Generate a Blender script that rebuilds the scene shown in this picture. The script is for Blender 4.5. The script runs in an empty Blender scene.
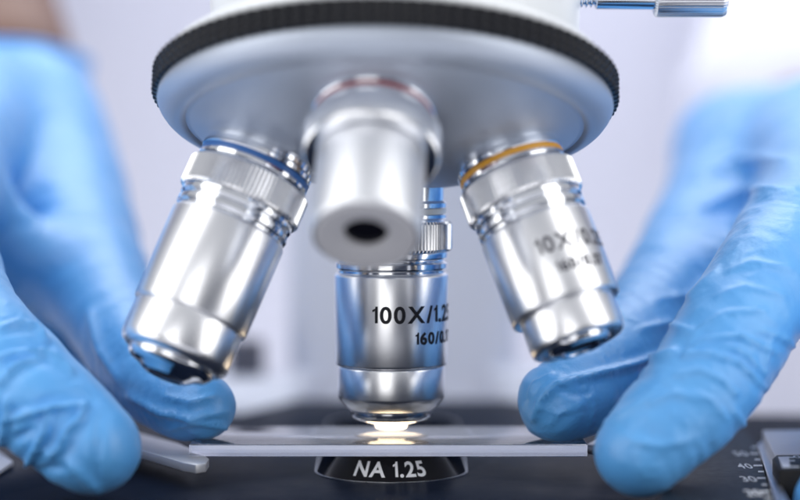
import bpy, bmesh, math, random
import numpy as np
from mathutils import Vector, Matrix, noise

# ------------------------------------------------------------------ camera, world, lights (1 unit = 1 cm)
S = bpy.context.scene
COL = S.collection
random.seed(4)
PITCH = math.atan(100 / 2080.0); F = 2080.0; CAM = Vector((0.17, -40.0, 5.5))
cd = bpy.data.cameras.new('camera'); cam = bpy.data.objects.new('camera', cd); COL.objects.link(cam)
cam.location = CAM; cam.rotation_euler = (math.radians(90) - PITCH, 0, 0)
cd.sensor_width = 36; cd.lens = F / 800 * 36; cd.clip_start = 1; cd.clip_end = 2000
cd.dof.use_dof = True; cd.dof.focus_distance = 38.7; cd.dof.aperture_fstop = 0.0936 / 1.65; cd.dof.aperture_blades = 0
S.camera = cam

W = bpy.data.worlds.new('World'); S.world = W; W.use_nodes = True
wn = W.node_tree; bg = wn.nodes['Background']
tc = wn.nodes.new('ShaderNodeTexCoord'); sp = wn.nodes.new('ShaderNodeSeparateXYZ')
wn.links.new(tc.outputs['Generated'], sp.inputs[0])
ramp = wn.nodes.new('ShaderNodeValToRGB'); wn.links.new(sp.outputs['Z'], ramp.inputs[0])
ramp.color_ramp.elements[0].position = 0.0; ramp.color_ramp.elements[0].color = (.085, .10, .15, 1)
ramp.color_ramp.elements[1].position = 0.42; ramp.color_ramp.elements[1].color = (.92, .94, 1, 1)
wn.links.new(ramp.outputs[0], bg.inputs[0]); bg.inputs[1].default_value = 0.46

def area(name, loc, target, sx, sy, power, col):
    l = bpy.data.lights.new(name, 'AREA'); l.shape = 'RECTANGLE'; l.size = sx; l.size_y = sy; l.energy = power; l.color = col
    o = bpy.data.objects.new(name, l); COL.objects.link(o); o.location = loc
    d = Vector(target) - Vector(loc); o.rotation_euler = d.to_track_quat('-Z', 'Y').to_euler()
    return o
area('softbox', (-42, -20, 24), (0, 0, 4), 36, 90, 19000, (1, .985, .96))
area('softbox', (44, -24, 24), (0, 0, 4), 34, 90, 18500, (1, .985, .96))
area('softbox', (0, 26, 58), (0, 0, 0), 60, 40, 22000, (.96, .98, 1))
area('softbox', (-14, -70, 10), (0, 0, 3), 34, 50, 8000, (1, .99, .97))
area('softbox', (0, 70, 75), (0, 120, 10), 120, 30, 118000, (.93, .94, 1))

S.view_settings.view_transform = 'Standard'; S.view_settings.look = 'None'
S.view_settings.exposure = 0.28; S.view_settings.gamma = 1
S.render.film_transparent = False

# ------------------------------------------------------------------ helpers
def at(px, py, d):
    """point seen at photo pixel (px,py) at world-y distance d from the camera"""
    xr = (px - 400) / F; zr = -(py - 250) / F
    v = Vector((xr, math.cos(PITCH) + zr * math.sin(PITCH), -math.sin(PITCH) + zr * math.cos(PITCH)))
    return CAM + v * (d / v.y)

def project(P):
    x = P[:, 0] - CAM.x; y = P[:, 1] - CAM.y; z = P[:, 2] - CAM.z
    yc = y * math.cos(PITCH) - z * math.sin(PITCH); zc = y * math.sin(PITCH) + z * math.cos(PITCH)
    return np.stack([400 + F * x / yc, 250 - F * zc / yc], 1)

def mesh_obj(name, verts, faces, mat, parent=None, smooth=True, sharp=35, matrix=None):
    me = bpy.data.meshes.new(name); me.from_pydata([tuple(v) for v in verts], [], faces); me.update()
    bm = bmesh.new(); bm.from_mesh(me); bmesh.ops.recalc_face_normals(bm, faces=bm.faces); bm.to_mesh(me); bm.free()
    return finish(name, me, mat, parent, smooth, sharp, matrix)

def finish(name, me, mat, parent=None, smooth=True, sharp=35, matrix=None):
    me.name = name
    if smooth:
        me.polygons.foreach_set('use_smooth', [True] * len(me.polygons))
        if sharp: me.set_sharp_from_angle(angle=math.radians(sharp))
    me.materials.clear(); me.materials.append(mat)
    o = bpy.data.objects.new(name, me); COL.objects.link(o)
    if parent: o.parent = parent
    if matrix is not None: o.matrix_basis = matrix
    return o

def tag(o, label, cat, group=None):
    o['label'] = label; o['category'] = cat
    if group: o['group'] = group
    return o

def lathe(name, prof, mat, parent=None, segs=128, matrix=None, rfun=None, sharp=28, cap=True):
    """revolve (r,z) profile about local Z"""
    V = []; Fc = []; n = len(prof)
    for (r, z) in prof:
        for k in range(segs):
            a = 2 * math.pi * k / segs
            rr = r if rfun is None else rfun(r, z, k)
            V.append((rr * math.sin(a), -rr * math.cos(a), z))
    for i in range(n - 1):
        for k in range(segs):
            k2 = (k + 1) % segs
            Fc.append((i * segs + k, i * segs + k2, (i + 1) * segs + k2, (i + 1) * segs + k))
    if cap and prof[0][0] > 1e-6: Fc.append(tuple(range(segs))[::-1])
    if cap and prof[-1][0] > 1e-6: Fc.append(tuple(range((n - 1) * segs, n * segs)))
    me = bpy.data.meshes.new(name); me.from_pydata(V, [], Fc); me.update()
    bm = bmesh.new(); bm.from_mesh(me); bmesh.ops.remove_doubles(bm, verts=bm.verts, dist=1e-5)
    bmesh.ops.recalc_face_normals(bm, faces=bm.faces); bm.to_mesh(me); bm.free()
    return finish(name, me, mat, parent, True, sharp, matrix)

def chamf(pts, c=.02):
    """chamfer the corners of an (r,z) profile"""
    out = [pts[0]]
    for i in range(1, len(pts) - 1):
        p = Vector(pts[i]); a = Vector(pts[i - 1]) - p; b = Vector(pts[i + 1]) - p
        ca = min(c, a.length * .4); cb = min(c, b.length * .4)
        if a.length < 1e-6 or b.length < 1e-6: out.append(pts[i]); continue
        out += [tuple(p + a.normalized() * ca), tuple(p + b.normalized() * cb)]
    out.append(pts[-1]); return out

def prism(name, poly, z0, z1, mat, parent=None, bevel=.03, holes=()):
    bm = bmesh.new()
    es = []
    for ring in [poly] + list(holes):
        vs = [bm.verts.new((p[0], p[1], z1)) for p in ring]
        for i in range(len(vs)): es.append(bm.edges.new((vs[i], vs[(i + 1) % len(vs)])))
    bmesh.ops.triangle_fill(bm, edges=es, use_beauty=True, use_dissolve=False)
    top = list(bm.faces)
    r = bmesh.ops.extrude_face_region(bm, geom=top)
    for v in [g for g in r['geom'] if isinstance(g, bmesh.types.BMVert)]: v.co.z = z0
    bmesh.ops.recalc_face_normals(bm, faces=bm.faces)
    bmesh.ops.dissolve_limit(bm, angle_limit=.01, verts=bm.verts, edges=bm.edges)
    if bevel:
        ed = [e for e in bm.edges if len(e.link_faces) == 2 and e.calc_face_angle(0) > .6]
        bmesh.ops.bevel(bm, geom=ed, offset=bevel, segments=3, affect='EDGES', profile=.5)
    me = bpy.data.meshes.new(name); bm.to_mesh(me); bm.free()
    return finish(name, me, mat, parent, True, 30)

def glyph(ch, size, bold):
    cu = bpy.data.curves.new('t', 'FONT'); cu.body = ch; cu.size = size; cu.resolution_u = 6; cu.offset = bold
    o = bpy.data.objects.new('t', cu); COL.objects.link(o)
    dg = bpy.context.evaluated_depsgraph_get(); dg.update()
    me = bpy.data.meshes.new_from_object(o.evaluated_get(dg))
    bpy.data.objects.remove(o); bpy.data.curves.remove(cu)
    return me

def text_mesh(s, size, xs=1.0, bold=.011, track=.085):
    """flat lettering; the figure one gets a flag like a sans-serif scale engraving"""
    bm = bmesh.new(); x = 0.0
    me = glyph('0', size, bold); h = max(v.co.y for v in me.vertices); bpy.data.meshes.remove(me)
    for ch in s:
        if ch == ' ': x += size * .26; continue
        nb = len(bm.verts)
        if ch == '1':
            st = .135 * h + bold
            P = [(.36 * h - st, 0), (.36 * h, 0), (.36 * h, h), (.36 * h - st * .75, h), (.20 * h, .87 * h), (.04 * h, .79 * h), (.04 * h, .66 * h), (.17 * h, .71 * h), (.36 * h - st, .79 * h)]
            es = []; vs = [bm.verts.new((p[0], p[1], 0)) for p in P]
            es = [bm.edges.new((vs[i], vs[(i + 1) % len(vs)])) for i in range(len(vs))]
            bmesh.ops.triangle_fill(bm, edges=es, use_beauty=True)
        else:
            me = glyph(ch, size, bold); bm.from_mesh(me); bpy.data.meshes.remove(me)
        bm.verts.ensure_lookup_table(); new = bm.verts[nb:]
        x0 = min(v.co.x for v in new); x1 = max(v.co.x for v in new)
        for v in new: v.co.x += x - x0
        x += x1 - x0 + size * track
    bmesh.ops.remove_doubles(bm, verts=bm.verts, dist=1e-5)
    for it in range(2):
        lng = [e for e in bm.edges if e.calc_length() > size * .12]
        if lng: bmesh.ops.subdivide_edges(bm, edges=lng, cuts=1)
    bmesh.ops.triangulate(bm, faces=bm.faces)
    for v in bm.verts: v.co.x *= xs
    me = bpy.data.meshes.new('t'); bm.to_mesh(me); bm.free()
    return me

def wrap_text(s, size, rfun, theta0, z0, mat, parent, xs=1.0, slope=1.0, align='L', name='lettering'):
    """lay flat text on a cylinder/cone about local Z; rfun(z) is the radius there"""
    me = text_mesh(s, size, xs)
    co = np.empty(len(me.vertices) * 3); me.vertices.foreach_get('co', co); co = co.reshape(-1, 3)
    w = co[:, 0].max(); off = -w / 2 if align == 'C' else 0
    for v in me.vertices:
        z = z0 + v.co.y * slope; r = rfun(z) + .006
        th = theta0 + (v.co.x + off) / rfun(z0)
        v.co = (r * math.sin(th), -r * math.cos(th), z)
    return finish(name, me, mat, parent, False)

# ------------------------------------------------------------------ materials
def pmat(name, col, rough, metal=0, spec=.5, bump=None, rvar=0, cvar=0, scale=6, coat=0, aniso=0, stretch=(1, 1, 1), bdist=.02):
    m = bpy.data.materials.new(name); m.use_nodes = True; nt = m.node_tree; b = nt.nodes['Principled BSDF']
    b.inputs['Base Color'].default_value = (*col, 1); b.inputs['Roughness'].default_value = rough
    b.inputs['Metallic'].default_value = metal; b.inputs['Specular IOR Level'].default_value = spec
    b.inputs['Coat Weight'].default_value = coat
    if rvar or cvar or bump:
        t = nt.nodes.new('ShaderNodeTexCoord'); mp = nt.nodes.new('ShaderNodeMapping'); mp.inputs['Scale'].default_value = stretch
        nt.links.new(t.outputs['Object'], mp.inputs[0])
        n = nt.nodes.new('ShaderNodeTexNoise'); n.inputs['Scale'].default_value = scale; n.inputs['Detail'].default_value = 6
        nt.links.new(mp.outputs[0], n.inputs['Vector'])
        if rvar:
            r = nt.nodes.new('ShaderNodeMapRange'); r.inputs[3].default_value = max(.02, rough - rvar); r.inputs[4].default_value = rough + rvar
            nt.links.new(n.outputs['Fac'], r.inputs[0]); nt.links.new(r.outputs[0], b.inputs['Roughness'])
        if cvar:
            mx = nt.nodes.new('ShaderNodeMix'); mx.data_type = 'RGBA'
            mx.inputs[6].default_value = (*[c * (1 - cvar) for c in col], 1); mx.inputs[7].default_value = (*[min(1, c * (1 + cvar)) for c in col], 1)
            nt.links.new(n.outputs['Fac'], mx.inputs[0]); nt.links.new(mx.outputs[2], b.inputs['Base Color'])
        if bump:
            bp = nt.nodes.new('ShaderNodeBump'); bp.inputs['Strength'].default_value = bump; bp.inputs['Distance'].default_value = bdist
            nt.links.new(n.outputs['Fac'], bp.inputs['Height']); nt.links.new(bp.outputs[0], b.inputs['Normal'])
    return m

M_satin = pmat('satin chrome', (.88, .89, .92), .30, 1, bump=.04, rvar=.02, scale=3, stretch=(.25, .25, 22), bdist=.004)
M_matt = pmat('matt chrome', (.80, .82, .86), .46, 1, rvar=.03, scale=3)
M_chrome = pmat('polished chrome', (.82, .84, .88), .13, 1, rvar=.04, scale=12)
M_knurl = pmat('knurled chrome', (.82, .83, .86), .2, 1, rvar=.05)
M_turret = pmat('satin silver paint', (.47, .52, .61), .52, .8, rvar=.03, cvar=.03, scale=2)
M_rubber = pmat('black rubber', (.004, .005, .009), .28, 0, .22, rvar=.08, scale=12)
M_enamel = pmat('pale enamel', (.70, .72, .80), .4, 0, .4, rvar=.06, scale=2)
M_head = pmat('white enamel', (.74, .77, .80), .3, 0, .5, rvar=.05, scale=2)
M_stage = pmat('black stage paint', (.008, .013, .028), .36, 0, .008, bump=.1, rvar=.05, cvar=.15, scale=2, bdist=.004)
M_stage.node_tree.nodes['Principled BSDF'].inputs['Specular Tint'].default_value = (.5, .68, 1, 1)
M_black = pmat('matt black', (.008, .008, .010), .5, 0, .3, rvar=.1)
M_cond = pmat('anodised condenser', (.012, .012, .015), .45, 0, .08, rvar=.08, scale=20)
M_ink = pmat('black engraving ink', (.012, .012, .018), .5, 0, .3)
M_white_ink = pmat('white engraving paint', (.90, .91, .93), .5, 0, .3, cvar=.06, scale=12)
M_grey_ink = pmat('faded engraving ink', (.12, .12, .14), .8, 0, .05)
M_blue = pmat('blue band paint', (.03, .12, .36), .35)
M_yellow = pmat('yellow band paint', (.62, .30, .03), .35)
M_red = pmat('red band paint', (.28, .05, .05), .35)
M_cream = pmat('white band paint', (.75, .75, .70), .35)
M_steel = pmat('brushed steel', (.62, .64, .68), .3, 1, bump=.3, rvar=.08, cvar=.08, scale=7, stretch=(1, 8, 1), bdist=.01)
M_knob = pmat('grey plastic', (.10, .10, .13), .5)
M_blade = pmat('satin steel blade', (.62, .63, .67), .34, .5, .5, rvar=.08, cvar=.06, scale=5)
M_plate = pmat('pale aluminium plate', (.80, .80, .86), .5, 0, .4, rvar=.08, cvar=.04, scale=3)
M_lens = pmat('dark lens glass', (.004, .004, .007), .2, 0, .15)
M_face = pmat('bead blasted aluminium', (.40, .40, .43), .6, 0, .3, rvar=.05)
M_coat = pmat('white cotton coat', (.76, .77, .87), .85, 0, .1, bump=.3, cvar=.03, scale=1.5, bdist=.2)
M_wall = pmat('white painted wall', (.78, .79, .90), .8, 0, .1, cvar=.02, scale=.05)
M_table = pmat('white bench top', (.70, .71, .76), .5, 0, .3, cvar=.03, scale=.3)
M_skin = pmat('tanned skin', (.17, .088, .066), .5, 0, .35, bump=.3, cvar=.15, scale=2.5, bdist=.05)
M_skin.node_tree.nodes['Principled BSDF'].inputs['Subsurface Weight'].default_value = .12
M_skin.node_tree.nodes['Principled BSDF'].inputs['Subsurface Radius'].default_value = (.6, .25, .12)

def glove_material():
    m = bpy.data.materials.new('blue nitrile'); m.use_nodes = True; nt = m.node_tree; b = nt.nodes['Principled BSDF']
    L = nt.links.new
    t = nt.nodes.new('ShaderNodeTexCoord')
    n1 = nt.nodes.new('ShaderNodeTexNoise'); n1.inputs['Scale'].default_value = 1.1; n1.inputs['Detail'].default_value = 3
    n2 = nt.nodes.new('ShaderNodeTexNoise'); n2.inputs['Scale'].default_value = 16; n2.inputs['Detail'].default_value = 5
    n3 = nt.nodes.new('ShaderNodeTexNoise'); n3.inputs['Scale'].default_value = 4.0; n3.inputs['Detail'].default_value = 3
    n3.noise_type = 'RIDGED_MULTIFRACTAL'
    for n in (n1, n2, n3): L(t.outputs['Object'], n.inputs['Vector'])
    mx = nt.nodes.new('ShaderNodeMix'); mx.data_type = 'RGBA'
    mx.inputs[6].default_value = (.075, .335, .77, 1); mx.inputs[7].default_value = (.125, .42, .83, 1)
    L(n1.outputs['Fac'], mx.inputs[0]); L(mx.outputs[2], b.inputs['Base Color'])
    r = nt.nodes.new('ShaderNodeMapRange'); r.inputs[3].default_value = .33; r.inputs[4].default_value = .48
    L(n2.outputs['Fac'], r.inputs[0]); L(r.outputs[0], b.inputs['Roughness'])
    b1 = nt.nodes.new('ShaderNodeBump'); b1.inputs['Strength'].default_value = .35; b1.inputs['Distance'].default_value = .02
    b2 = nt.nodes.new('ShaderNodeBump'); b2.inputs['Strength'].default_value = .5; b2.inputs['Distance'].default_value = .045
    L(n3.outputs['Fac'], b2.inputs['Height']); L(n2.outputs['Fac'], b1.inputs['Height']); L(b2.outputs[0], b1.inputs['Normal']); L(b1.outputs[0], b.inputs['Normal'])
    b.inputs['Specular IOR Level'].default_value = .55
    b.inputs['Coat Weight'].default_value = .2; b.inputs['Coat Roughness'].default_value = .38
    b.inputs['Sheen Weight'].default_value = .12; b.inputs['Sheen Tint'].default_value = (.7, .85, 1, 1)
    return m
M_glove = glove_material()

def glass_mat(name, rough, col=(1, 1, 1), bump=0):
    m = bpy.data.materials.new(name); m.use_nodes = True; nt = m.node_tree; b = nt.nodes['Principled BSDF']
    b.inputs['Base Color'].default_value = (*col, 1); b.inputs['Roughness'].default_value = rough
    b.inputs['Transmission Weight'].default_value = 1; b.inputs['IOR'].default_value = 1.5
    t = nt.nodes.new('ShaderNodeTexCoord'); n = nt.nodes.new('ShaderNodeTexNoise'); n.inputs['Scale'].default_value = 2.5; n.inputs['Detail'].default_value = 7
    r = nt.nodes.new('ShaderNodeMapRange'); r.inputs[3].default_value = rough; r.inputs[4].default_value = rough
    nt.links.new(t.outputs['Object'], n.inputs['Vector']); nt.links.new(n.outputs['Fac'], r.inputs[0]); nt.links.new(r.outputs[0], b.inputs['Roughness'])
    return m
M_slide = glass_mat('slide glass', .08, (.93, .94, 1)); M_slide.node_tree.nodes['Principled BSDF'].inputs['Transmission Weight'].default_value = .98
M_oil = glass_mat('oil', .1, (1, .98, .95))
def emit(name, col, s):
    m = bpy.data.materials.new(name); m.use_nodes = True; b = m.node_tree.nodes['Principled BSDF']
    b.inputs['Emission Color'].default_value = (*col, 1); b.inputs['Emission Strength'].default_value = s
    b.inputs['Base Color'].default_value = (.8, .8, .8, 1)
    return m
M_lamp = emit('lit condenser lens', (1, .76, .46), 7)

# ------------------------------------------------------------------ setting
def plane(name, verts, mat):
    o = mesh_obj(name, verts, [(0, 1, 2, 3)], mat, None, False); o['kind'] = 'structure'; return o
plane('wall', [(-260, 150, -60), (260, 150, -60), (260, 150, 200), (-260, 150, 200)], M_wall)
plane('bench', [(-150, -60, -15.5), (150, -60, -15.5), (150, 100, -15.5), (-150, 100, -15.5)], M_table)

# ------------------------------------------------------------------ microscope
mic = bpy.data.objects.new('microscope', None); COL.objects.link(mic); mic.location = (0, 0, 0)
tag(mic, 'silver and black laboratory microscope with four chrome objectives over its black stage', 'microscope')

# nosepiece turret, tilted towards the viewer
def frame(n, origin):
    """local -Z along n, local -Y towards the viewer"""
    z = -Vector(n).normalized(); x = Vector((1, 0, 0)); x = (x - z * x.dot(z)).normalized(); y = z.cross(x)
    m = Matrix((x, y, z)).transposed().to_4x4(); m.translation = origin; return m
A0 = math.radians(20.24); PSI = math.radians(3.73); HA = 11.12
def tilt_dir(a): return Vector((-math.sin(a) * math.sin(PSI), -math.sin(a) * math.cos(PSI), -math.cos(a)))
MT = frame(tilt_dir(math.radians(17)), (-.1, -1.8, 6.3))
turret = lathe('nosepiece', chamf([(0, .62), (3.3, .62), (3.5, .35), (4.0, .30), (4.12, .1), (4.17, -.02), (4.15, -.12), (4.02, -.3), (3.82, -.42), (3.66, -.44), (3.60, -.38), (3.5, -.46),
     (3.1, -.66), (2.5, -.90), (1.8, -1.10), (1.0, -1.24), (0, -1.28)], .05), M_turret, mic, 192, MT, sharp=50)
NB = 112; SEG = NB * 8
rows = 25; prof = []
for j in range(rows):
    u = j / (rows - 1); prof.append((4.20, .02 + .50 * u))
def ring_r(r, z, k):
    u = (z - .02) / .50
    ph = 2 * math.pi * k / 8
    g = max(0, math.sin(u * math.pi * 3)) if False else abs(math.sin(u * math.pi * 3)) ** .6
    c = (.5 + .5 * math.cos(ph)) ** .6
    edge = min(1, min(u, 1 - u) / .06)
    return r - .10 * (1 - edge) + .075 * g * c * edge
lathe('grip_ring', [(3.9, .02)] + prof + [(3.9, .52)], M_rubber, turret, SEG, None, ring_r, sharp=0)
lathe('collar', chamf([(3.2, .50), (4.14, .53), (4.05, .70), (3.75, .92), (3.45, 1.02), (3.0, 1.05)], .06), M_head, turret, 160, None, sharp=50)
# head casing above the turret
hv = []; hf = []
prof_h = [(3.30, 7.35), (3.36, 7.6), (3.42, 8.6), (3.5, 10.5), (3.5, 13.0), (3.3, 13.2)]
nh = 96
for r, z in prof_h:
    for k in range(nh):
        a = 2 * math.pi * k / nh; hv.append((.08 + r * math.sin(a), -1.75 + (r * .95) * -math.cos(a) + (z - 7.35) * .22, z))
for i in range(len(prof_h) - 1):
    for k in range(nh): hf.append((i * nh + k, i * nh + (k + 1) % nh, (i + 1) * nh + (k + 1) % nh, (i + 1) * nh + k))
hf.append(tuple(range(nh))[::-1]); hf.append(tuple(range((len(prof_h) - 1) * nh, len(prof_h) * nh)))
head = mesh_obj('head_casing', hv, hf, M_head, mic, True, 50)

# objectives
n_ax = tilt_dir(A0); u_ax = Vector((0, 0, -1)) - n_ax * n_ax.dot(Vector((0, 0, -1))); u_ax.normalize(); w_ax = n_ax.cross(u_ax)
def obj_dir(k): return n_ax * math.cos(A0) + (u_ax * math.cos(k * math.pi / 2) + w_ax * math.sin(k * math.pi / 2)) * math.sin(A0)
dirs = [obj_dir(k) for k in range(4)]
D100 = Vector((0, 0, -1)); DL = min(dirs, key=lambda v: v.x); DR = max(dirs, key=lambda v: v.x); DF = min(dirs, key=lambda v: v.y)

def knurl(r, ribs, z0, z1, parent):
    def rf(rr, z, k): return rr - (0, .018, .05, .018)[k % 4] * (1 if (z0 - .05 > z > z1 + .05 or abs(rr - r) < 1e-4) else 0)
    lathe('knurled_collar', [(r - .14, z0), (r - .05, z0), (r, z0 - .05), (r, z1 + .05), (r - .05, z1), (r - .14, z1)], M_knurl, parent, ribs * 4, None, rf, sharp=20)

def objective(d, label, R, sb, band, barrel, nose, lens_r, rot=0, sbody=7.98, short=False):
    m = frame(d, (0, 0, HA)) @ Matrix.Rotation(rot, 4, 'Z')
    k = R / 1.10
    if short: body = lathe('objective', chamf([(.55, -7.5), (.90, -7.58), (.93, -7.62), (.93, -9.17), (.90, -9.24), (.86, -9.25), (.845, -9.2), (.845, -8.4), (0, -8.4)], .015), M_matt, mic, 160, m)
    else: body = lathe('objective', chamf([(R * .93, -sbody + .02), (R * .97, -sbody), (R * 1.0, -sbody - .05), (R * .985, -sb + .03), (R * .96, -sb), (R * .8, -sb)], .015), M_satin, mic, 160, m)
    if label: body['label'] = label
    lathe('seat_ring', chamf([(.9 * k, -5.6), (1.02 * k, -5.6), (1.02 * k, -6.60), (1.07 * k, -6.62), (1.07 * k, -6.73), (.98 * k, -6.735)], .015), M_chrome, body, 128)
    lathe('colour_band', [(.9 * k, -6.737), (1.055 * k, -6.737), (1.06 * k, -6.76), (1.06 * k, -6.82), (1.055 * k, -6.843), (.9 * k, -6.843)], band, body, 128)
    lathe('spacer_ring', chamf([(.9 * k, -6.846), (1.07 * k, -6.846), (1.07 * k, -6.93), (1.02 * k, -6.96), (1.02 * k, -6.99), (.9 * k, -6.99)], .012), M_chrome, body, 128)
    knurl(1.17 * k, 84, -6.98, -7.56, body)
    if not short: lathe('groove_ring', chamf([(.9 * k, -7.555), (1.08 * k, -7.56), (1.09 * k, -7.58), (1.09 * k, -7.69), (1.03 * k, -7.71), (1.03 * k, -7.75), (1.085 * k, -7.77),
          (1.085 * k, -7.89), (1.04 * k, -7.91), (1.04 * k, -7.975), (.9 * k, -7.977)], .015), M_chrome, body, 128)
    lathe('tip_barrel', chamf([(p[0], -p[1]) for p in barrel], .02), M_face if short else M_satin, body, 128, cap=not short)
    if nose: lathe('lens_mount', chamf([(p[0], -p[1]) for p in nose], .02), M_chrome, body, 128)
    zl = lens_r[1]
    lathe('front_lens', [(lens_r[0], -zl + .03), (lens_r[0], -zl), (lens_r[0] * .6, -zl - .012), (0, -zl - .02)], M_lens, body, 64)
    return body

o100 = objective(D100, 'upright objective marked 100X over the slide', 1.10, 9.75, M_cream,
    [(.9, 9.72), (.99, 9.75), (1.03, 9.79), (1.03, 10.36), (.98, 10.44), (.84, 10.60), (.80, 10.61), (.5, 10.61)],
    [(.6, 10.60), (.78, 10.615), (.78, 10.72), (.72, 10.80), (.50, 10.86), (.36, 10.90), (.30, 10.99), (.22, 11.00)], (.22, 10.98), 0)
wrap_text('100X/1.25', .44, lambda z: 1.095, math.radians(-18.5), -(HA - 2.25), M_ink, o100, 1.04)
wrap_text('160/0.17', .31, lambda z: 1.09, math.radians(25), -(HA - 1.84), M_ink, o100, 1.04)

oL = objective(DL, 'slanted objective with blue colour band on the left', 1.08, 9.80, M_blue,
    [(.85, 9.78), (1.0, 9.80), (1.02, 9.83), (1.02, 10.44), (.98, 10.54), (.86, 10.62), (.6, 10.62)],
    [(.6, 10.61), (.80, 10.625), (.80, 10.70), (.70, 10.80), (.55, 10.84), (.42, 10.93), (.34, 10.95), (.30, 10.92)], (.30, 10.93), math.radians(0))
oR = objective(DR, 'slanted objective with yellow colour band on the right', 1.02, 9.60, M_yellow,
    [(.7, 9.57), (.85, 9.60), (.865, 9.63), (.865, 10.16), (.84, 10.24), (.72, 10.26), (.70, 10.22), (.5, 10.21)],
    [(.45, 10.20), (.58, 10.205), (.56, 10.30), (.48, 10.35), (.36, 10.36), (.34, 10.31), (.3, 10.30)], (.30, 10.30), 0)
wrap_text('10X/0.25', .42, lambda z: 1.016, math.radians(-16), -8.78, M_grey_ink, oR, .95)
wrap_text('160/0.17', .28, lambda z: 1.016, math.radians(-4), -9.18, M_grey_ink, oR, .95)
# short 4X objective pointing at the viewer
oF = objective(DF, 'short objective with red colour band pointing at the viewer', 1.10, 9.25, M_red,
    [(.84, 9.20), (.83, 9.27), (.80, 9.285), (.44, 9.22), (.38, 9.20), (.365, 9.17), (.36, 8.6)],
    None, (.37, 9.10), 0, short=True)

# thumb screw leaving the head on the right
scr_m = Matrix.Translation(at(600, -4, 39.6)) @ Matrix.Rotation(math.radians(90), 4, 'Y')
ts = lathe('thumb_screw', chamf([(.1, -1.3), (.17, -1.3), (.17, -.10), (.26, -.08), (.26, 1.04), (.2, 1.05)], .015), M_chrome, mic, 64, scr_m)
thv = [(.17, -1.2)]
for i in range(13):
    z = -1.2 + i * .09; thv += [(.17, z), (.225, z + .03), (.225, z + .045), (.17, z + .075)]
lathe('screw_thread', thv + [(.1, -.06)], M_chrome, ts, 48, sharp=20)
def krf(r, z, k): return r - (.035 if k % 4 in (2, 3) and r > .36 else 0)
lathe('knurled_knob', [(.2, 1.02), (.34, 1.02), (.40, 1.07), (.405, 1.12), (.405, 2.3), (.37, 2.38), (.30, 2.40), (0, 2.40)], M_knurl, ts, 44 * 4, None, krf, sharp=20)

# stage with an elongated opening
SZ = -.70
slot = [(1.44 * math.sin(a), -1.44 * math.cos(a)) for a in np.linspace(-math.pi / 2, math.pi / 2, 33)] + \
       [(1.44 * math.cos(a), 6.9 + 1.44 * math.sin(a)) for a in np.linspace(0, math.pi, 33)]
stage_poly = [(-9.5, -7.5), (9.5, -7.5), (10.5, -6.5), (10.5, 8.6), (4.2, 8.9), (2.9, 11.6), (-2.4, 11.6), (-3.6, 8.9), (-10.5, 8.6), (-10.5, -6.5)]
stage = prism('stage', stage_poly, SZ - 1.0, SZ, M_stage, mic, .05, [slot])
# condenser in the opening
cone = [(1.30, -2.6), (1.32, -.80), (1.26, -.74), (.98, -.32), (.94, -.28), (.90, -.265), (.66, -.265), (.64, -.30), (.40, -.32)]
cond = lathe('condenser', [(0, -2.6)] + cone + [(0, -.32)], M_cond, mic, 128)
lathe('lit_lens', [(.62, -.266), (.62, -.255), (.40, -.247), (.2, -.244), (0, -.243)], M_lamp, cond, 64)
cr = lambda z: 1.26 + (.98 - 1.26) * (z + .74) / .42
wrap_text('NA 1.25', .44, cr, math.radians(-1), -.635, M_white_ink, cond, .98, .84, 'C')

prism('opening_dark_sheet', [(-1.8, -1.9), (1.8, -1.9), (1.8, 8.8), (-1.8, 8.8)], SZ - 1.25, SZ - 1.003, M_black, stage, 0)  # added black sheet hides the pale bench, so the opening's gap looks shaded
rim = [(1.445 * math.sin(a), -1.445 * math.cos(a)) for a in np.linspace(-math.pi / 2, math.pi / 2, 33)] + [(1.445 * math.cos(a), 6.9 + 1.445 * math.sin(a)) for a in np.linspace(0, math.pi, 33)]
rim_o = [(1.475 * math.sin(a), -1.475 * math.cos(a)) for a in np.linspace(-math.pi / 2, math.pi / 2, 33)] + [(1.475 * math.cos(a), 6.9 + 1.475 * math.sin(a)) for a in np.linspace(0, math.pi, 33)]
prism('opening_rim', rim_o, SZ - .02, SZ + .012, M_steel, stage, 0, [rim])

# stage clip on the left of the slide
def top_at(px, py, z):
    v = at(px, py, 40.) - CAM; t = (z - CAM.z) / v.z; p = CAM + v * t; return (p.x, p.y)
zc = -.22
clip_poly = [top_at(209, 458.5, zc), top_at(206, 463, zc), top_at(196, 464.5, zc), top_at(184, 462.5, zc), top_at(138, 449, zc), top_at(60, 430, zc), top_at(60, 408, zc), top_at(132, 431, zc), top_at(178, 443, zc), top_at(202, 453, zc)]
prism('slide_clip', clip_poly, zc - .17, zc, M_blade, stage, .02)
prism('slide_clip', [top_at(586, 444.5, -.12), top_at(600, 447, -.12), top_at(640, 446, -.12), top_at(640, 436, -.12), top_at(600, 438, -.12)], -.3, -.12, M_steel, stage, .02)
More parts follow.
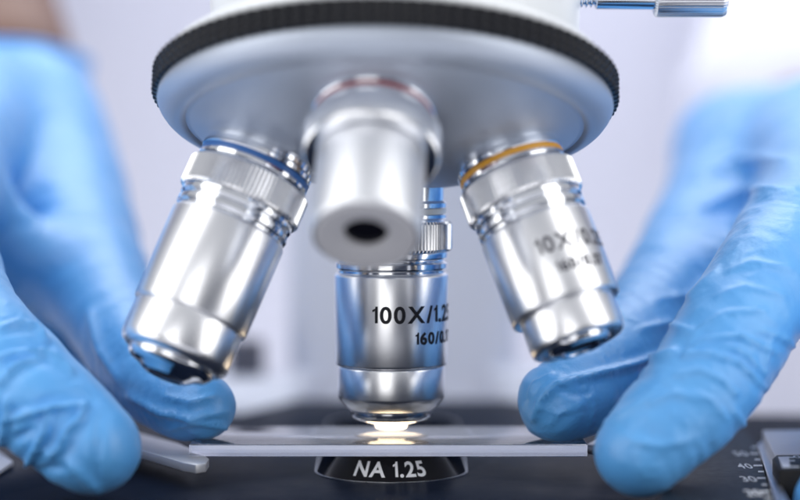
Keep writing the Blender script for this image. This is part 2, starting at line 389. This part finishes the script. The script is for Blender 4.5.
# mechanical stage scale on the right
zs = -.46
scale = prism('scale_plate', [top_at(660, 500, zs), top_at(640, 560, zs), top_at(800, 560, zs), top_at(772, 500, zs), top_at(757, 446, zs), top_at(742, 425, zs), top_at(690, 425, zs)], SZ, zs, M_black, mic, .015)
def flat_text(s, px, py, z, w, dep, mat, parent, name='lettering'):
    me = text_mesh(s, 1.0, 1.0, .015); co = np.array([v.co for v in me.vertices]); w0 = co[:, 0].max() - co[:, 0].min(); h0 = co[:, 1].max() - co[:, 1].min()
    x, y = top_at(px, py, z)
    for v in me.vertices: v.co = (x + (v.co.x - co[:, 0].min()) * w / w0 - w, y + (v.co.y - co[:, 1].min()) * dep / h0, z)
    return finish(name, me, mat, parent, False)
for s, px, py in (('50', 750, 455), ('40', 754.5, 467.5), ('30', 759, 480.5), ('20', 764, 494.5)):
    flat_text(s, px, py + 1, zs + .006, .27, .62, M_white_ink, scale)
def quad_mark(pts, z, mat, parent, name='tick_mark'):
    return mesh_obj(name, [(*top_at(px, py, z), z) for px, py in pts], [tuple(range(len(pts)))], mat, parent, False)
for i, py in enumerate((447.5, 453.5, 459.5, 465.5, 471.5, 478, 484.5, 491.5, 498)):
    xr_ = 757 + (py - 446) * .277 ; ln = 9 if i % 2 else 6
    quad_mark([(xr_ - ln, py - .8), (xr_, py - .8), (xr_, py + .8), (xr_ - ln, py + .8)], zs + .006, M_white_ink, scale)
zr = -.41
prism('guide_rail', [top_at(757.5, 444, zr), top_at(764, 440, zr), top_at(788, 500, zr), top_at(805, 545, zr), top_at(790, 545, zr), top_at(775, 500, zr)], SZ, zr, M_steel, stage, .02)
zb = -.12
vern = prism('vernier_block', [top_at(772.5, 458, zb), top_at(779, 469.5, zb), top_at(870, 469.5, zb), top_at(870, 454, zb), top_at(776, 455, zb)], SZ, zb, M_black, mic, .03)
quad_mark([(778, 456.8), (789, 456.3), (790, 467.6), (782.5, 467.6)], zb + .006, M_plate, vern, 'vernier_face')
for py, x1 in ((457.3, 794.0), (460.6, 795), (466.6, 799)):
    quad_mark([(787.5, py - .55), (x1, py - .55), (x1, py + .55), (787.5, py + .55)], zb + .010, M_white_ink, vern)
flat_text('0', 802, 458, zb + .006, .13, .30, M_white_ink, vern)
zp = -.14
prism('slide_carriage', [top_at(762.5, 430, zp), top_at(774, 454, zp), top_at(880, 453, zp), top_at(880, 429, zp)], SZ, zp, M_plate, stage, .03)
prism('edge_plate', [top_at(13, 461, SZ + .1), top_at(-30, 490, SZ + .1), top_at(-60, 470, SZ + .1), top_at(-20, 438, SZ + .1)], SZ, SZ + .1, M_plate, stage, .02)

# arm, foot and the fittings behind the stage
def ring_loft(name, rings, mat, parent, sharp=40):
    V = []; Fc = []; n = len(rings[0])
    for r in rings: V += r
    for i in range(len(rings) - 1):
        for k in range(n): Fc.append((i * n + k, i * n + (k + 1) % n, (i + 1) * n + (k + 1) % n, (i + 1) * n + k))
    Fc.append(tuple(range(n))[::-1]); Fc.append(tuple(range((len(rings) - 1) * n, len(rings) * n)))
    return mesh_obj(name, V, Fc, mat, parent, True, sharp)
def rrect(cx, cy, hx, hy, z, r=.8, n=8):
    out = []
    for (sx, sy, a0) in ((1, 1, 0), (-1, 1, 90), (-1, -1, 180), (1, -1, 270)):
        for i in range(n + 1):
            a = math.radians(a0 + 90 * i / n); out.append((cx + sx * (hx - r) + r * math.cos(a), cy + sy * (hy - r) + r * math.sin(a), z))
    return out
arm = ring_loft('arm', [rrect(.25, 18.5, 3.1, 3.0, z) for z in (-14.0, -3, 4, 9)] + [rrect(.2, 14.5, 3.1, 5, 10.5), rrect(.1, 9, 3.3, 9.5, 12.2), rrect(.1, 9, 3.2, 9.4, 15)], M_enamel, mic)
ring_loft('foot', [rrect(0, 6, 9, 16, z, 2) for z in (-15.4, -14.1)] + [rrect(0, 6, 8.7, 15.7, -13.9, 2)], M_enamel, mic)
def wedge(cx0, cx1): return [rrect((cx0 + cx1) / 2, 13.6, abs(cx1 - cx0) / 2, 1.2, z, .5) for z in (-3.2, -1.0)]
ring_loft('stage_bracket', [rrect(-5.2, 14.2, 2.9, 1.6, -2.6, .6), rrect(-5.2, 14.2, 2.9, 1.6, -1.1, .6), rrect(-4.6, 14.6, 2.6, 1.2, -.45, .6)], M_enamel, mic)
ring_loft('stage_bracket', [rrect(5.2, 14.2, 2.6, 1.6, -2.6, .6), rrect(5.2, 14.2, 2.6, 1.6, -1.0, .6), rrect(4.7, 14.6, 2.2, 1.2, -.3, .6)], M_enamel, mic)
lathe('adjustment_knob', chamf([(0, .5), (.42, .5), (.5, .42), (.5, -1.0), (0, -1.0)], .05), M_knob, mic, 48, Matrix.Translation(at(246, 358, 55)))

# ------------------------------------------------------------------ slide and oil
sl = prism('glass_slide', [(-3.78, -1.30), (3.68, -1.30), (3.68, 1.25), (-3.78, 1.25)], -.235, 0, M_slide, None, .025)
tag(sl, 'clear glass specimen slide held level under the upright objective', 'microscope slide')
oil = lathe('oil_drop', [(.72, .002), (.70, .005), (.6, .009), (.40, .012), (.2, .013), (0, .013)], M_oil, None, 64)
tag(oil, 'flat round drop of clear oil on the slide below the lens', 'oil drop')

# ------------------------------------------------------------------ person: gloves, forearm, coat
person = bpy.data.objects.new('person', None); COL.objects.link(person); person.location = (0, 60, -15)
tag(person, 'person in white lab coat and blue gloves holding the slide with both thumbs', 'person')
PINV = Matrix.Translation((0, -60, 15))

def catmull(pts, rad, per=6):
    P = [np.array(p) for p in pts]; P = [2 * P[0] - P[1]] + P + [2 * P[-1] - P[-2]]
    R = [rad[0]] + list(rad) + [rad[-1]]
    out = []; ro = []
    for i in range(1, len(P) - 2):
        for k in range(per):
            t = k / per; a, b, c, d = P[i - 1], P[i], P[i + 1], P[i + 2]
            out.append(.5 * ((2 * b) + (c - a) * t + (2 * a - 5 * b + 4 * c - d) * t * t + (3 * b - a - 3 * c + d) * t ** 3))
            ra, rb, rc, rd = R[i - 1], R[i], R[i + 1], R[i + 2]
            ro.append(.5 * ((2 * rb) + (rc - ra) * t + (2 * ra - 5 * rb + 4 * rc - rd) * t * t + (3 * rb - ra - 3 * rc + rd) * t ** 3))
    out.append(P[-2]); ro.append(R[-2])
    return np.array(out), np.array(ro)

def blended_mesh(name, chains, voxel, kblend):
    """one continuous skin over tapering chains: coarse union by remesh, then pulled on to the smooth-union surface"""
    CH = [catmull(c[0], c[1]) for c in chains]
    bm = bmesh.new()
    for P, R in CH:
        for i in range(len(P)):
            bmesh.ops.create_icosphere(bm, subdivisions=2, radius=R[i] * 1.0, matrix=Matrix.Translation(P[i]))
            if i + 1 < len(P):
                for t in (.33, .66):
                    bmesh.ops.create_icosphere(bm, subdivisions=2, radius=(R[i] * (1 - t) + R[i + 1] * t), matrix=Matrix.Translation(P[i] * (1 - t) + P[i + 1] * t))
    me = bpy.data.meshes.new('tmp'); bm.to_mesh(me); bm.free()
    o = bpy.data.objects.new('tmp', me); COL.objects.link(o)
    md = o.modifiers.new('r', 'REMESH'); md.mode = 'VOXEL'; md.voxel_size = voxel; md.use_smooth_shade = True
    m2 = o.modifiers.new('s', 'SMOOTH'); m2.factor = .5; m2.iterations = 6
    dg = bpy.context.evaluated_depsgraph_get(); dg.update()
    res = bpy.data.meshes.new_from_object(o.evaluated_get(dg)); bpy.data.objects.remove(o)
    n = len(res.vertices); X = np.empty(n * 3); res.vertices.foreach_get('co', X); X = X.reshape(-1, 3)
    def sdf(X, info=False):
        out = None; best = None; lab = np.zeros((len(X), 4))
        base = 0
        for ci, (P, R) in enumerate(CH):
            dm = np.full(len(X), 1e9); uu = np.zeros(len(X)); ax = np.zeros((len(X), 3)); L = 0
            for i in range(len(P) - 1):
                a, b = P[i], P[i + 1]; ab = b - a; l2 = ab @ ab
                t = np.clip((X - a) @ ab / l2, 0, 1)
                d = np.sqrt(((X - a - t[:, None] * ab) ** 2).sum(1)) - (R[i] + t * (R[i + 1] - R[i]))
                if info:
                    k = d < dm; uu[k] = L + t[k] * math.sqrt(l2); L += math.sqrt(l2)
                dm = np.minimum(dm, d)
            if out is None: out = dm
            else:
                h = np.maximum(kblend - np.abs(out - dm), 0) / kblend
                out = np.minimum(out, dm) - h * h * kblend * .25
            if info:
                if best is None: best = dm.copy(); lab[:, 0] = ci; lab[:, 1] = uu
                else:
                    k = dm < best; best[k] = dm[k]; lab[k, 0] = ci; lab[k, 1] = uu[k]
        return (out, lab) if info else out
    e = .02
    for it in range(3):
        d0 = sdf(X); G = np.stack([sdf(X + np.eye(3)[k] * e) - d0 for k in range(3)], 1) / e
        X = X - .9 * d0[:, None] * G / np.maximum((G ** 2).sum(1), .25)[:, None]
    d0 = sdf(X); G = np.stack([sdf(X + np.eye(3)[k] * e) - d0 for k in range(3)], 1) / e
    N = G / np.linalg.norm(G, axis=1)[:, None]
    lab = sdf(X, True)[1]
    return res, X, N, lab

def wrinkle(X, N, lab, seed, folds, amp=1.0, fgain=1.8):
    n = len(X); disp = np.zeros(n)
    off = Vector((seed * 7.3, seed * 3.1, 0))
    for i in range(n):
        p = Vector(X[i]); u = lab[i, 1]
        w = noise.noise(p * .33 + off)                                     # where the skin is slack
        q = Vector((p.x * .42 + u * 1.15, p.y * .42 + lab[i, 0] * 5.0, p.z * .42)) + off
        q2 = q + .35 * Vector((noise.noise(p * .9), noise.noise(p * .9 + Vector((9, 2, 1))), 0))
        a = 1 - abs(noise.noise(q2)) * 2.6
        b = 1 - abs(noise.noise(q2 * 1.9 + Vector((3, 8, 2)))) * 2.6
        disp[i] = amp * (.042 * max(a, -.4) * (.6 + .8 * w) + .028 * max(b, -.4) * (.5 + w) + .05 * noise.noise(p * .55 + off * 2))
    V = project(X)
    face = np.einsum('ij,ij->i', N, np.array(CAM)[None] - X); face = face > 0
    for pts, wd, h in folds:
        pts = np.array(pts, float); best = np.full(n, 1e9); tt = np.zeros(n); cum = 0; L = np.linalg.norm(np.diff(pts, axis=0), axis=1); tot = L.sum()
        for i in range(len(pts) - 1):
            a, b = pts[i], pts[i + 1]; ab = b - a
            t = np.clip((V - a) @ ab / (ab @ ab), 0, 1); d = np.linalg.norm(V - a - t[:, None] * ab, axis=1)
            k = d < best; best[k] = d[k]; tt[k] = (cum + t[k] * L[i]) / tot; cum += L[i]
        env = np.sqrt(np.clip(np.sin(np.pi * (.08 + .84 * tt)), 0, 1))
        g = np.exp(-(np.sqrt(best ** 2 + .5) - .7) / (.75 * wd)) - .5 * np.exp(-(best / (2.3 * wd)) ** 2)
        disp += np.where(face, fgain * h * env * g, 0)
    return X + N * disp[:, None]

def skinned(name, chains, mat, parent, voxel, kblend, folds=None, seed=1, amp=1.0, label=None, cut=None):
    res, X, N, lab = blended_mesh(name, chains, voxel, kblend)
    if folds is not None: X = wrinkle(X, N, lab, seed, folds, amp, 2.5 if seed == 1 else 2.0)
    res.vertices.foreach_set('co', X.astype(np.float32).ravel()); res.update()
    if cut:
        p0, nn = Vector(cut[0]), Vector(cut[1]).normalized()
        bm = bmesh.new(); bm.from_mesh(res)
        r = bmesh.ops.bisect_plane(bm, geom=bm.verts[:] + bm.edges[:] + bm.faces[:], plane_co=p0, plane_no=nn, clear_outer=True)
        bd = [e for e in bm.edges if e.is_boundary]
        for mv, sc in ((.06, 1.03), (.08, 1.0), (-.04, .97), (-1.6, .86)):
            ex = bmesh.ops.extrude_edge_only(bm, edges=bd)['geom']
            vs = [g for g in ex if isinstance(g, bmesh.types.BMVert)]; c = sum((v.co for v in vs), Vector()) / len(vs)
            for v in vs: v.co = c + (v.co - c) * sc + nn * mv
            bd = [g for g in ex if isinstance(g, bmesh.types.BMEdge)]
        bmesh.ops.recalc_face_normals(bm, faces=bm.faces); bm.to_mesh(res); bm.free()
    o = finish(name, res, mat, parent, True, 0); o.matrix_parent_inverse = PINV
    if label: o['label'] = label
    return o

def chain(*k): return ([at(a, b, d) for a, b, d, r in k], [r for a, b, d, r in k])

# glove on the left of the picture
left = [
    chain((202, 407, 39.4, .60), (178, 396, 40.0, .78), (142, 362, 41.6, .95), (98, 286, 45, 1.15), (62, 200, 49.5, 1.55), (30, 130, 53, 1.9)),        # thumb
    chain((93, 447, 36.5, .86), (66, 424, 36.7, .95), (22, 384, 37.1, 1.0), (-48, 300, 38.8, 1.08), (-62, 190, 44, 1.2), (-20, 120, 51, 1.6)),            # index
    chain((-110, 480, 36.8, .85), (-140, 410, 37.2, .95), (-150, 310, 38.8, 1.05), (-150, 190, 44, 1.2), (-50, 110, 51, 1.6)),
    chain((-215, 480, 38.2, .8), (-245, 410, 38.6, .9), (-250, 320, 40, 1.0), (-235, 205, 45, 1.15), (-80, 110, 51.5, 1.5)),
    chain((-300, 470, 41, .72), (-325, 410, 41.2, .8), (-325, 330, 42.5, .9), (-305, 230, 47, 1.05), (-110, 120, 52, 1.5)),
    chain((-15, 130, 53.5, 2.35), (0, 85, 56, 2.35), (4, 30, 58, 2.3), (0, -40, 60, 2.3)),
    chain((-95, 130, 53.0, 2.1), (-60, 85, 56, 2.2), (-50, 30, 58, 2.2), (-55, -40, 60, 2.2)),
    chain((95, 290, 45.5, .8), (20, 260, 45, .9), (-50, 205, 45, .9)),
    chain((118, 392, 46.0, .5), (70, 340, 46.5, .95), (10, 280, 47.5, 1.3), (-40, 220, 49, 1.5)),
]
lf = [
    ([(0, 330), (20, 324), (36, 328), (46, 340)], 4, .10), ([(0, 358), (14, 353), (44, 352), (58, 360), (72, 372)], 4, .11),
    ([(0, 384), (16, 366), (40, 357)], 4, .10),
    ([(8, 420), (28, 414), (50, 408), (84, 404)], 4, .12), ([(86, 404), (80, 418), (66, 432), (60, 448), (52, 455), (45, 452)], 4, .13),
    ([(50, 410), (46, 430), (36, 450), (26, 466)], 4, .13), ([(8, 400), (4, 425), (2, 448)], 4, .10),
    ([(70, 462), (84, 478), (98, 492)], 6, .07), ([(100, 420), (98, 450), (96, 480)], 7, -.04),
    ([(14, 440), (30, 430)], 7, -.10), ([(40, 470), (62, 468)], 7, -.08),
    ([(225, 412), (190, 420), (160, 412), (130, 396)], 5, .07), ([(228, 428), (195, 424), (170, 428)], 4, .05),
    ([(214, 396), (190, 402), (165, 396)], 4, .05), ([(90, 312), (100, 350), (118, 380)], 8, .08),
]
skinned('glove', left, M_glove, person, .07, .9, lf, 1, 1.0, None, (at(10, 73, 57), (-.08, .12, 1.0)))

right = [
    chain((558, 402, 39.3, .74), (585, 386, 39.9, .90), (626, 352, 41.3, 1.02), (676, 290, 45, 1.2), (735, 205, 50, 1.6), (785, 170, 53, 1.9)),            # thumb
    chain((640, 452, 36.4, .80), (664, 428, 36.6, .90), (700, 388, 37.0, 1.0), (742, 320, 38.0, 1.06), (786, 250, 39.8, 1.1), (815, 190, 44, 1.25), (815, 150, 50, 1.7)),   # index
    chain((843, 506, 36.2, .84), (876, 430, 36.8, .95), (900, 330, 38.2, 1.05), (905, 200, 44, 1.25), (860, 140, 51, 1.7)),
    chain((930, 500, 37.4, .8), (965, 420, 38.2, .9), (985, 330, 39.6, 1.0), (985, 210, 44.5, 1.15), (885, 140, 51.5, 1.6)),
    chain((1010, 480, 40.4, .72), (1040, 420, 41, .8), (1055, 340, 42.2, .9), (1050, 235, 46, 1.05), (905, 150, 52, 1.5)),
    chain((762, 195, 51.5, 2.15), (772, 186, 54, 2.35), (782, 186, 58, 2.3)),
    chain((860, 160, 53, 2.1), (845, 175, 56, 2.25), (840, 180, 59, 2.2)),
    chain((733, 152, 55, 1.35), (733, 195, 54, 1.35), (725, 225, 52, 1.3)), chain((734, 150, 55.5, 1.35), (790, 146, 56, 1.4), (850, 146, 56, 1.5)),
    chain((676, 296, 45.5, .8), (745, 275, 45, .9), (812, 215, 45, .9)),
]
rf = [
    ([(534, 418), (541, 400), (557, 386), (590, 376), (636, 364), (672, 350)], 6, .13), ([(529, 398), (536, 384), (552, 374)], 3, .06),
    ([(548, 425), (560, 412), (585, 404)], 3, .04), ([(600, 425), (630, 408), (655, 390)], 5, .05), ([(560, 390), (575, 396), (590, 392)], 3, -.05),
    ([(682, 354), (704, 339), (740, 336), (776, 352)], 3.5, .08), ([(684, 353), (706, 353), (738, 362), (766, 388)], 3.5, .08), ([(688, 342), (702, 326), (728, 312), (764, 311)], 3.5, .06),
    ([(724, 345), (744, 352), (766, 374)], 3, .06), ([(716, 296), (744, 287), (784, 296)], 4.5, .05), ([(728, 270), (752, 262), (790, 268)], 4.5, .05),
    ([(676, 374), (700, 370), (722, 380), (736, 394)], 3.5, .07), ([(772, 340), (766, 362), (766, 378)], 4, .06), ([(690, 390), (712, 400), (730, 422)], 4, .05), ([(760, 330), (784, 338), (798, 350)], 3.5, .06),
([(650, 402), (676, 392), (700, 400)], 5, .06), ([(630, 440), (660, 446), (690, 440)], 7, .05),
    ([(735, 412), (744, 425), (740, 440)], 5, .07),
    ([(655, 300), (690, 296), (715, 270)], 7, .06), ([(640, 330), (668, 324), (690, 330)], 6, .06), ([(700, 180), (740, 160), (790, 158)], 9, .10), ([(690, 215), (740, 190), (795, 190)], 9, .10),
]
skinned('glove', right, M_glove, person, .07, .9, rf, 2, 1.0)

# forearms: bare wrist on the left of the picture, sleeve on the right
skinned('forearm', [chain((6, 78, 57.0, 2.0), (-8, 30, 58.6, 2.0), (-40, -50, 61, 2.2), (-80, -180, 68, 2.8)), chain((-50, 78, 57.0, 1.9), (-62, 25, 58.6, 2.0), (-90, -60, 61, 2.2))], M_skin, person, .16, .8, [], 3, .4)
skinned('forearm', [chain((800, 182, 58.5, 2.2), (812, 150, 63, 2.3), (830, 100, 69, 2.8))], M_skin, person, .16, .8, [], 4, .4)

def tube_sleeve(name, pts, rad, mat, seed):
    res, X, N, lab = blended_mesh(name, [(pts, rad)], .35, .5)
    X = wrinkle(X, N, lab, seed, [], 4.0)
    res.vertices.foreach_set('co', X.astype(np.float32).ravel()); res.update()
    o = finish(name, res, mat, person, True, 0); o.matrix_parent_inverse = PINV; return o
tube_sleeve('coat_sleeve', [at(812, 140, 66), at(840, 60, 73), at(880, -60, 86), at(900, -220, 96)], [4.2, 4.8, 5.6, 7], M_coat, 5)
tube_sleeve('coat_sleeve', [at(-66, -150, 66), at(-45, -210, 72), at(-80, -330, 90)], [4.0, 4.8, 6.5], M_coat, 6)
# torso of the coat
rings = []
for z, hx, hy in ((-16, 19, 10), (-5, 18, 10), (5, 18.5, 10.5), (15, 20, 11), (25, 21, 11), (33, 18, 9), (36, 9, 6)):
    r = []
    for k in range(96):
        a = 2 * math.pi * k / 96
        w = 1 + .02 * math.sin(5 * a + z * .2) + .015 * math.sin(11 * a - z * .13)
        r.append((2 + hx * w * math.cos(a), 64 + hy * w * math.sin(a), z))
    rings.append(r)
coat = ring_loft('lab_coat', rings, M_coat, person, 0); coat.matrix_parent_inverse = PINV
